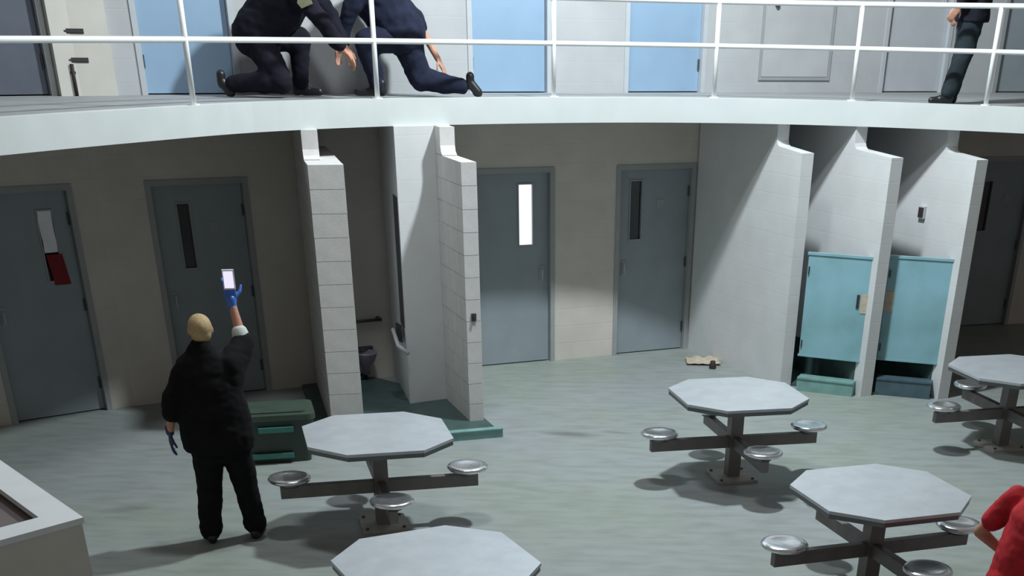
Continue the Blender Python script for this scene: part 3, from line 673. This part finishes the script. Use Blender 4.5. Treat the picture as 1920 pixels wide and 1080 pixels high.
KA = crouch((-2.86, 13.62, DZ), 0, dict(hip=(-.42, .0, .48), chest=(-.12, -.02, .74), head=(.22, -.02, .90), sh_l=(-.0, .17, .84), sh_r=(.0, -.20, .83), el_l=(.20, .22, .62), wr_l=(.34, .10, .38), el_r=(.20, -.25, .60), wr_r=(.36, -.12, .36),
    knee_l=(-.08, .16, .44), ankle_l=(-.10, .16, .10), heel_l=(-.14, .16, .04), toe_l=(.06, .16, .04), knee_r=(-.20, -.18, .13), ankle_r=(-.62, -.16, .10), heel_r=(-.72, -.16, .10), toe_r=(-.66, -.16, .035)),
    'crouching person in black jacket, left of the pair behind the balcony railing', headf=(1, 0, -.6))
crouch((-2.22, 14.12, DZ), 0, dict(hip=(.22, .05, .50), chest=(-.02, .02, .78), head=(-.16, .04, 1.03), sh_l=(-.06, -.18, .90), sh_r=(-.04, .2, .90), el_l=(-.22, -.20, .64), wr_l=(-.32, -.15, .40), el_r=(.30, .26, .62), wr_r=(.50, .20, .30), slv_r=.25,
    knee_l=(-.10, -.14, .42), ankle_l=(-.02, -.14, .10), heel_l=(.02, -.14, .04), toe_l=(-.2, -.14, .04), knee_r=(.34, .1, .14), ankle_r=(.72, .1, .09), heel_r=(.80, .1, .10), toe_r=(.86, .1, .04)),
    'crouching person in navy uniform, right of the pair, one bare forearm lowered', jm='navy', tm='navy', headf=(-1, 0, -.6))
pt = obj('shoulder_patch', prism([(-.05, -.03), (.05, -.045), (.06, .03), (0, .075), (-.06, .02)], -.004, .004), M['gold'], KA)
pt.matrix_local = Matrix.Translation((.10, -.325, .715)) @ Matrix.Rotation(PI / 2 + .25, 4, 'X') @ Matrix.Rotation(.5, 4, 'Z')

# --- person standing at the right end of the balcony
P4 = empty('person', (3.70, 14.90, DZ), 0)
bm = bmesh.new(); hm = add_head(bm, (.10, 0, 1.62), (-1, -.1, -.1)); add_capsule(bm, (.10, 0, 1.42), .06, (.10, 0, 1.54), .05)
add_loft(bm, [((.1, 0, .82), (.11, 0, 0), (0, .15, 0)), ((.1, 0, 1.1), (.12, 0, 0), (0, .16, 0)), ((.1, 0, 1.42), (.09, 0, 0), (0, .16, 0))])
for hp_, kn, an in (((.1, -.07, .80), (.06, -.08, .47), (-.05, -.1, .10)), ((.1, .08, .80), (.09, .08, .47), (.03, .1, .10))): add_capsule(bm, hp_, .075, kn, .055); add_capsule(bm, kn, .055, an, .04)
ar = [(.10, -.20, 1.38), (.02, -.24, 1.10), (-.10, -.20, .88)]; ar2 = [(.10, .20, 1.38), (.12, .24, 1.10), (.02, .22, .86)]
for a in (ar, ar2):
    add_capsule(bm, a[0], .05, a[1], .042); add_capsule(bm, a[1], .042, a[2], .028); add_hand(bm, a[2], V(a[2]) - V(a[1]), (0, 1, 0), 1, .3)
fuse('body', bm, M['skin'], P4, .009, 3); eyes(P4, hm); hair(P4, hm, 'haird')
bm = bmesh.new(); add_loft(bm, [((.10, 0, .74), (.17, 0, 0), (0, .21, 0)), ((.10, 0, .9), (.18, 0, 0), (0, .21, 0)), ((.1, 0, 1.15), (.17, 0, 0), (0, .21, 0)), ((.1, 0, 1.36), (.14, 0, 0), (0, .2, 0)), ((.1, 0, 1.46), (.08, 0, 0), (0, .1, 0))])
for a in (ar, ar2): e, w_ = V(a[1]), V(a[2]); add_capsule(bm, a[0], .08, a[1], .065); add_capsule(bm, a[1], .065, e + (w_ - e) * .8, .055)
fuse('jacket', bm, M['black2'], P4, .013, 5, .010, 2)
bm = bmesh.new(); add_ell(bm, (.1, 0, .82), (.15, .17, .14))
for hp_, kn, an in (((.1, -.07, .8), (.06, -.08, .47), (-.05, -.1, .12)), ((.1, .08, .8), (.09, .08, .47), (.03, .1, .12))): add_capsule(bm, hp_, .125, kn, .10); add_capsule(bm, kn, .10, an, .082)
fuse('trousers', bm, M['trousers'], P4, .013, 5, .009, 3)
shoe(P4, (-.03, -.1, .033), (-.22, -.11, .033)); shoe(P4, (.06, .1, .033), (-.12, .1, .033))
tag(P4, 'standing person in dark jacket and dark trousers at the right end of the balcony', 'person')

# --- person in red seated at the lower right edge
P5 = empty('person', (2.60, 7.28, 0), 0)
J = dict(hip=(.10, 0, .56), chest=(.12, .02, .95), head=(.26, .04, 1.32))
bm = bmesh.new(); hm = add_head(bm, J['head'], (.9, .25, -.25)); add_capsule(bm, (.17, .02, 1.12), .055, (.24, .03, 1.26), .052)
add_loft(bm, [((.1, 0, .5), (.12, 0, 0), (0, .16, 0)), ((.12, 0, .8), (.12, 0, 0), (0, .15, 0)), ((.15, .01, 1.1), (.10, 0, 0), (0, .16, 0))])
la = [(.06, .20, 1.05), (-.10, .30, .80), (.12, .36, .62)]; ra = [(.16, -.20, 1.05), (.18, -.30, .80), (.40, -.22, .64)]
for a in (la, ra): add_capsule(bm, a[0], .05, a[1], .043); add_capsule(bm, a[1], .043, a[2], .028)
add_hand(bm, la[2], V(la[2]) - V(la[1]), (0, -.3, -1), 1, .4); add_hand(bm, ra[2], V(ra[2]) - V(ra[1]), (0, .3, -1), -1, .4)
for s in (-1, 1): add_capsule(bm, (.1, s * .1, .54), .085, (.52, s * .16, .50), .058); add_capsule(bm, (.52, s * .16, .50), .058, (.50, s * .17, .08), .038)
fuse('body', bm, M['skin'], P5, .010, 3); eyes(P5, hm); hair(P5, hm, 'haird')
bm = bmesh.new(); add_loft(bm, [((.08, 0, .46), (.2, 0, 0), (0, .23, 0)), ((.10, 0, .62), (.19, 0, 0), (0, .22, 0)), ((.12, 0, .85), (.17, 0, 0), (0, .20, 0)), ((.14, .01, 1.02), (.15, 0, 0), (0, .21, 0)), ((.165, .01, 1.12), (.09, 0, 0), (0, .12, 0))])
for a in (la, ra): add_capsule(bm, a[0], .085, V(a[0]) + (V(a[1]) - V(a[0])) * .62, .082)
for s in (-1, 1): add_capsule(bm, (.1, s * .1, .54), .12, (.50, s * .16, .51), .092); add_capsule(bm, (.50, s * .16, .50), .090, (.49, s * .17, .14), .072)
fuse('jumpsuit', bm, M['red'], P5, .012, 5, .012, 9)
for s in (-1, 1): shoe(P5, (.48, s * .17, .033), (.68, s * .18, .033), 'whitep')
tag(P5, 'seated person in red jumpsuit with bare elbow out, cut off by the right edge', 'person')
st = empty('stool', (2.68, 7.28, 0))
bm = bmesh.new(); add_lathe(bm, [(0, .375), (.05, .375), (.12, .38), (.165, .40), (.168, .41), (.155, .415), (0, .405)], 28); obj('seat', bm, M['chrome'], st, smooth=True)
bm = bmesh.new(); add_lathe(bm, [(0, 0), (.13, 0), (.13, .015), (.04, .02), (.035, .375), (0, .375)], 18); obj('pedestal', bm, M['arm'], st)
tag(st, 'steel stool under the seated person in red at the right edge', 'stool')
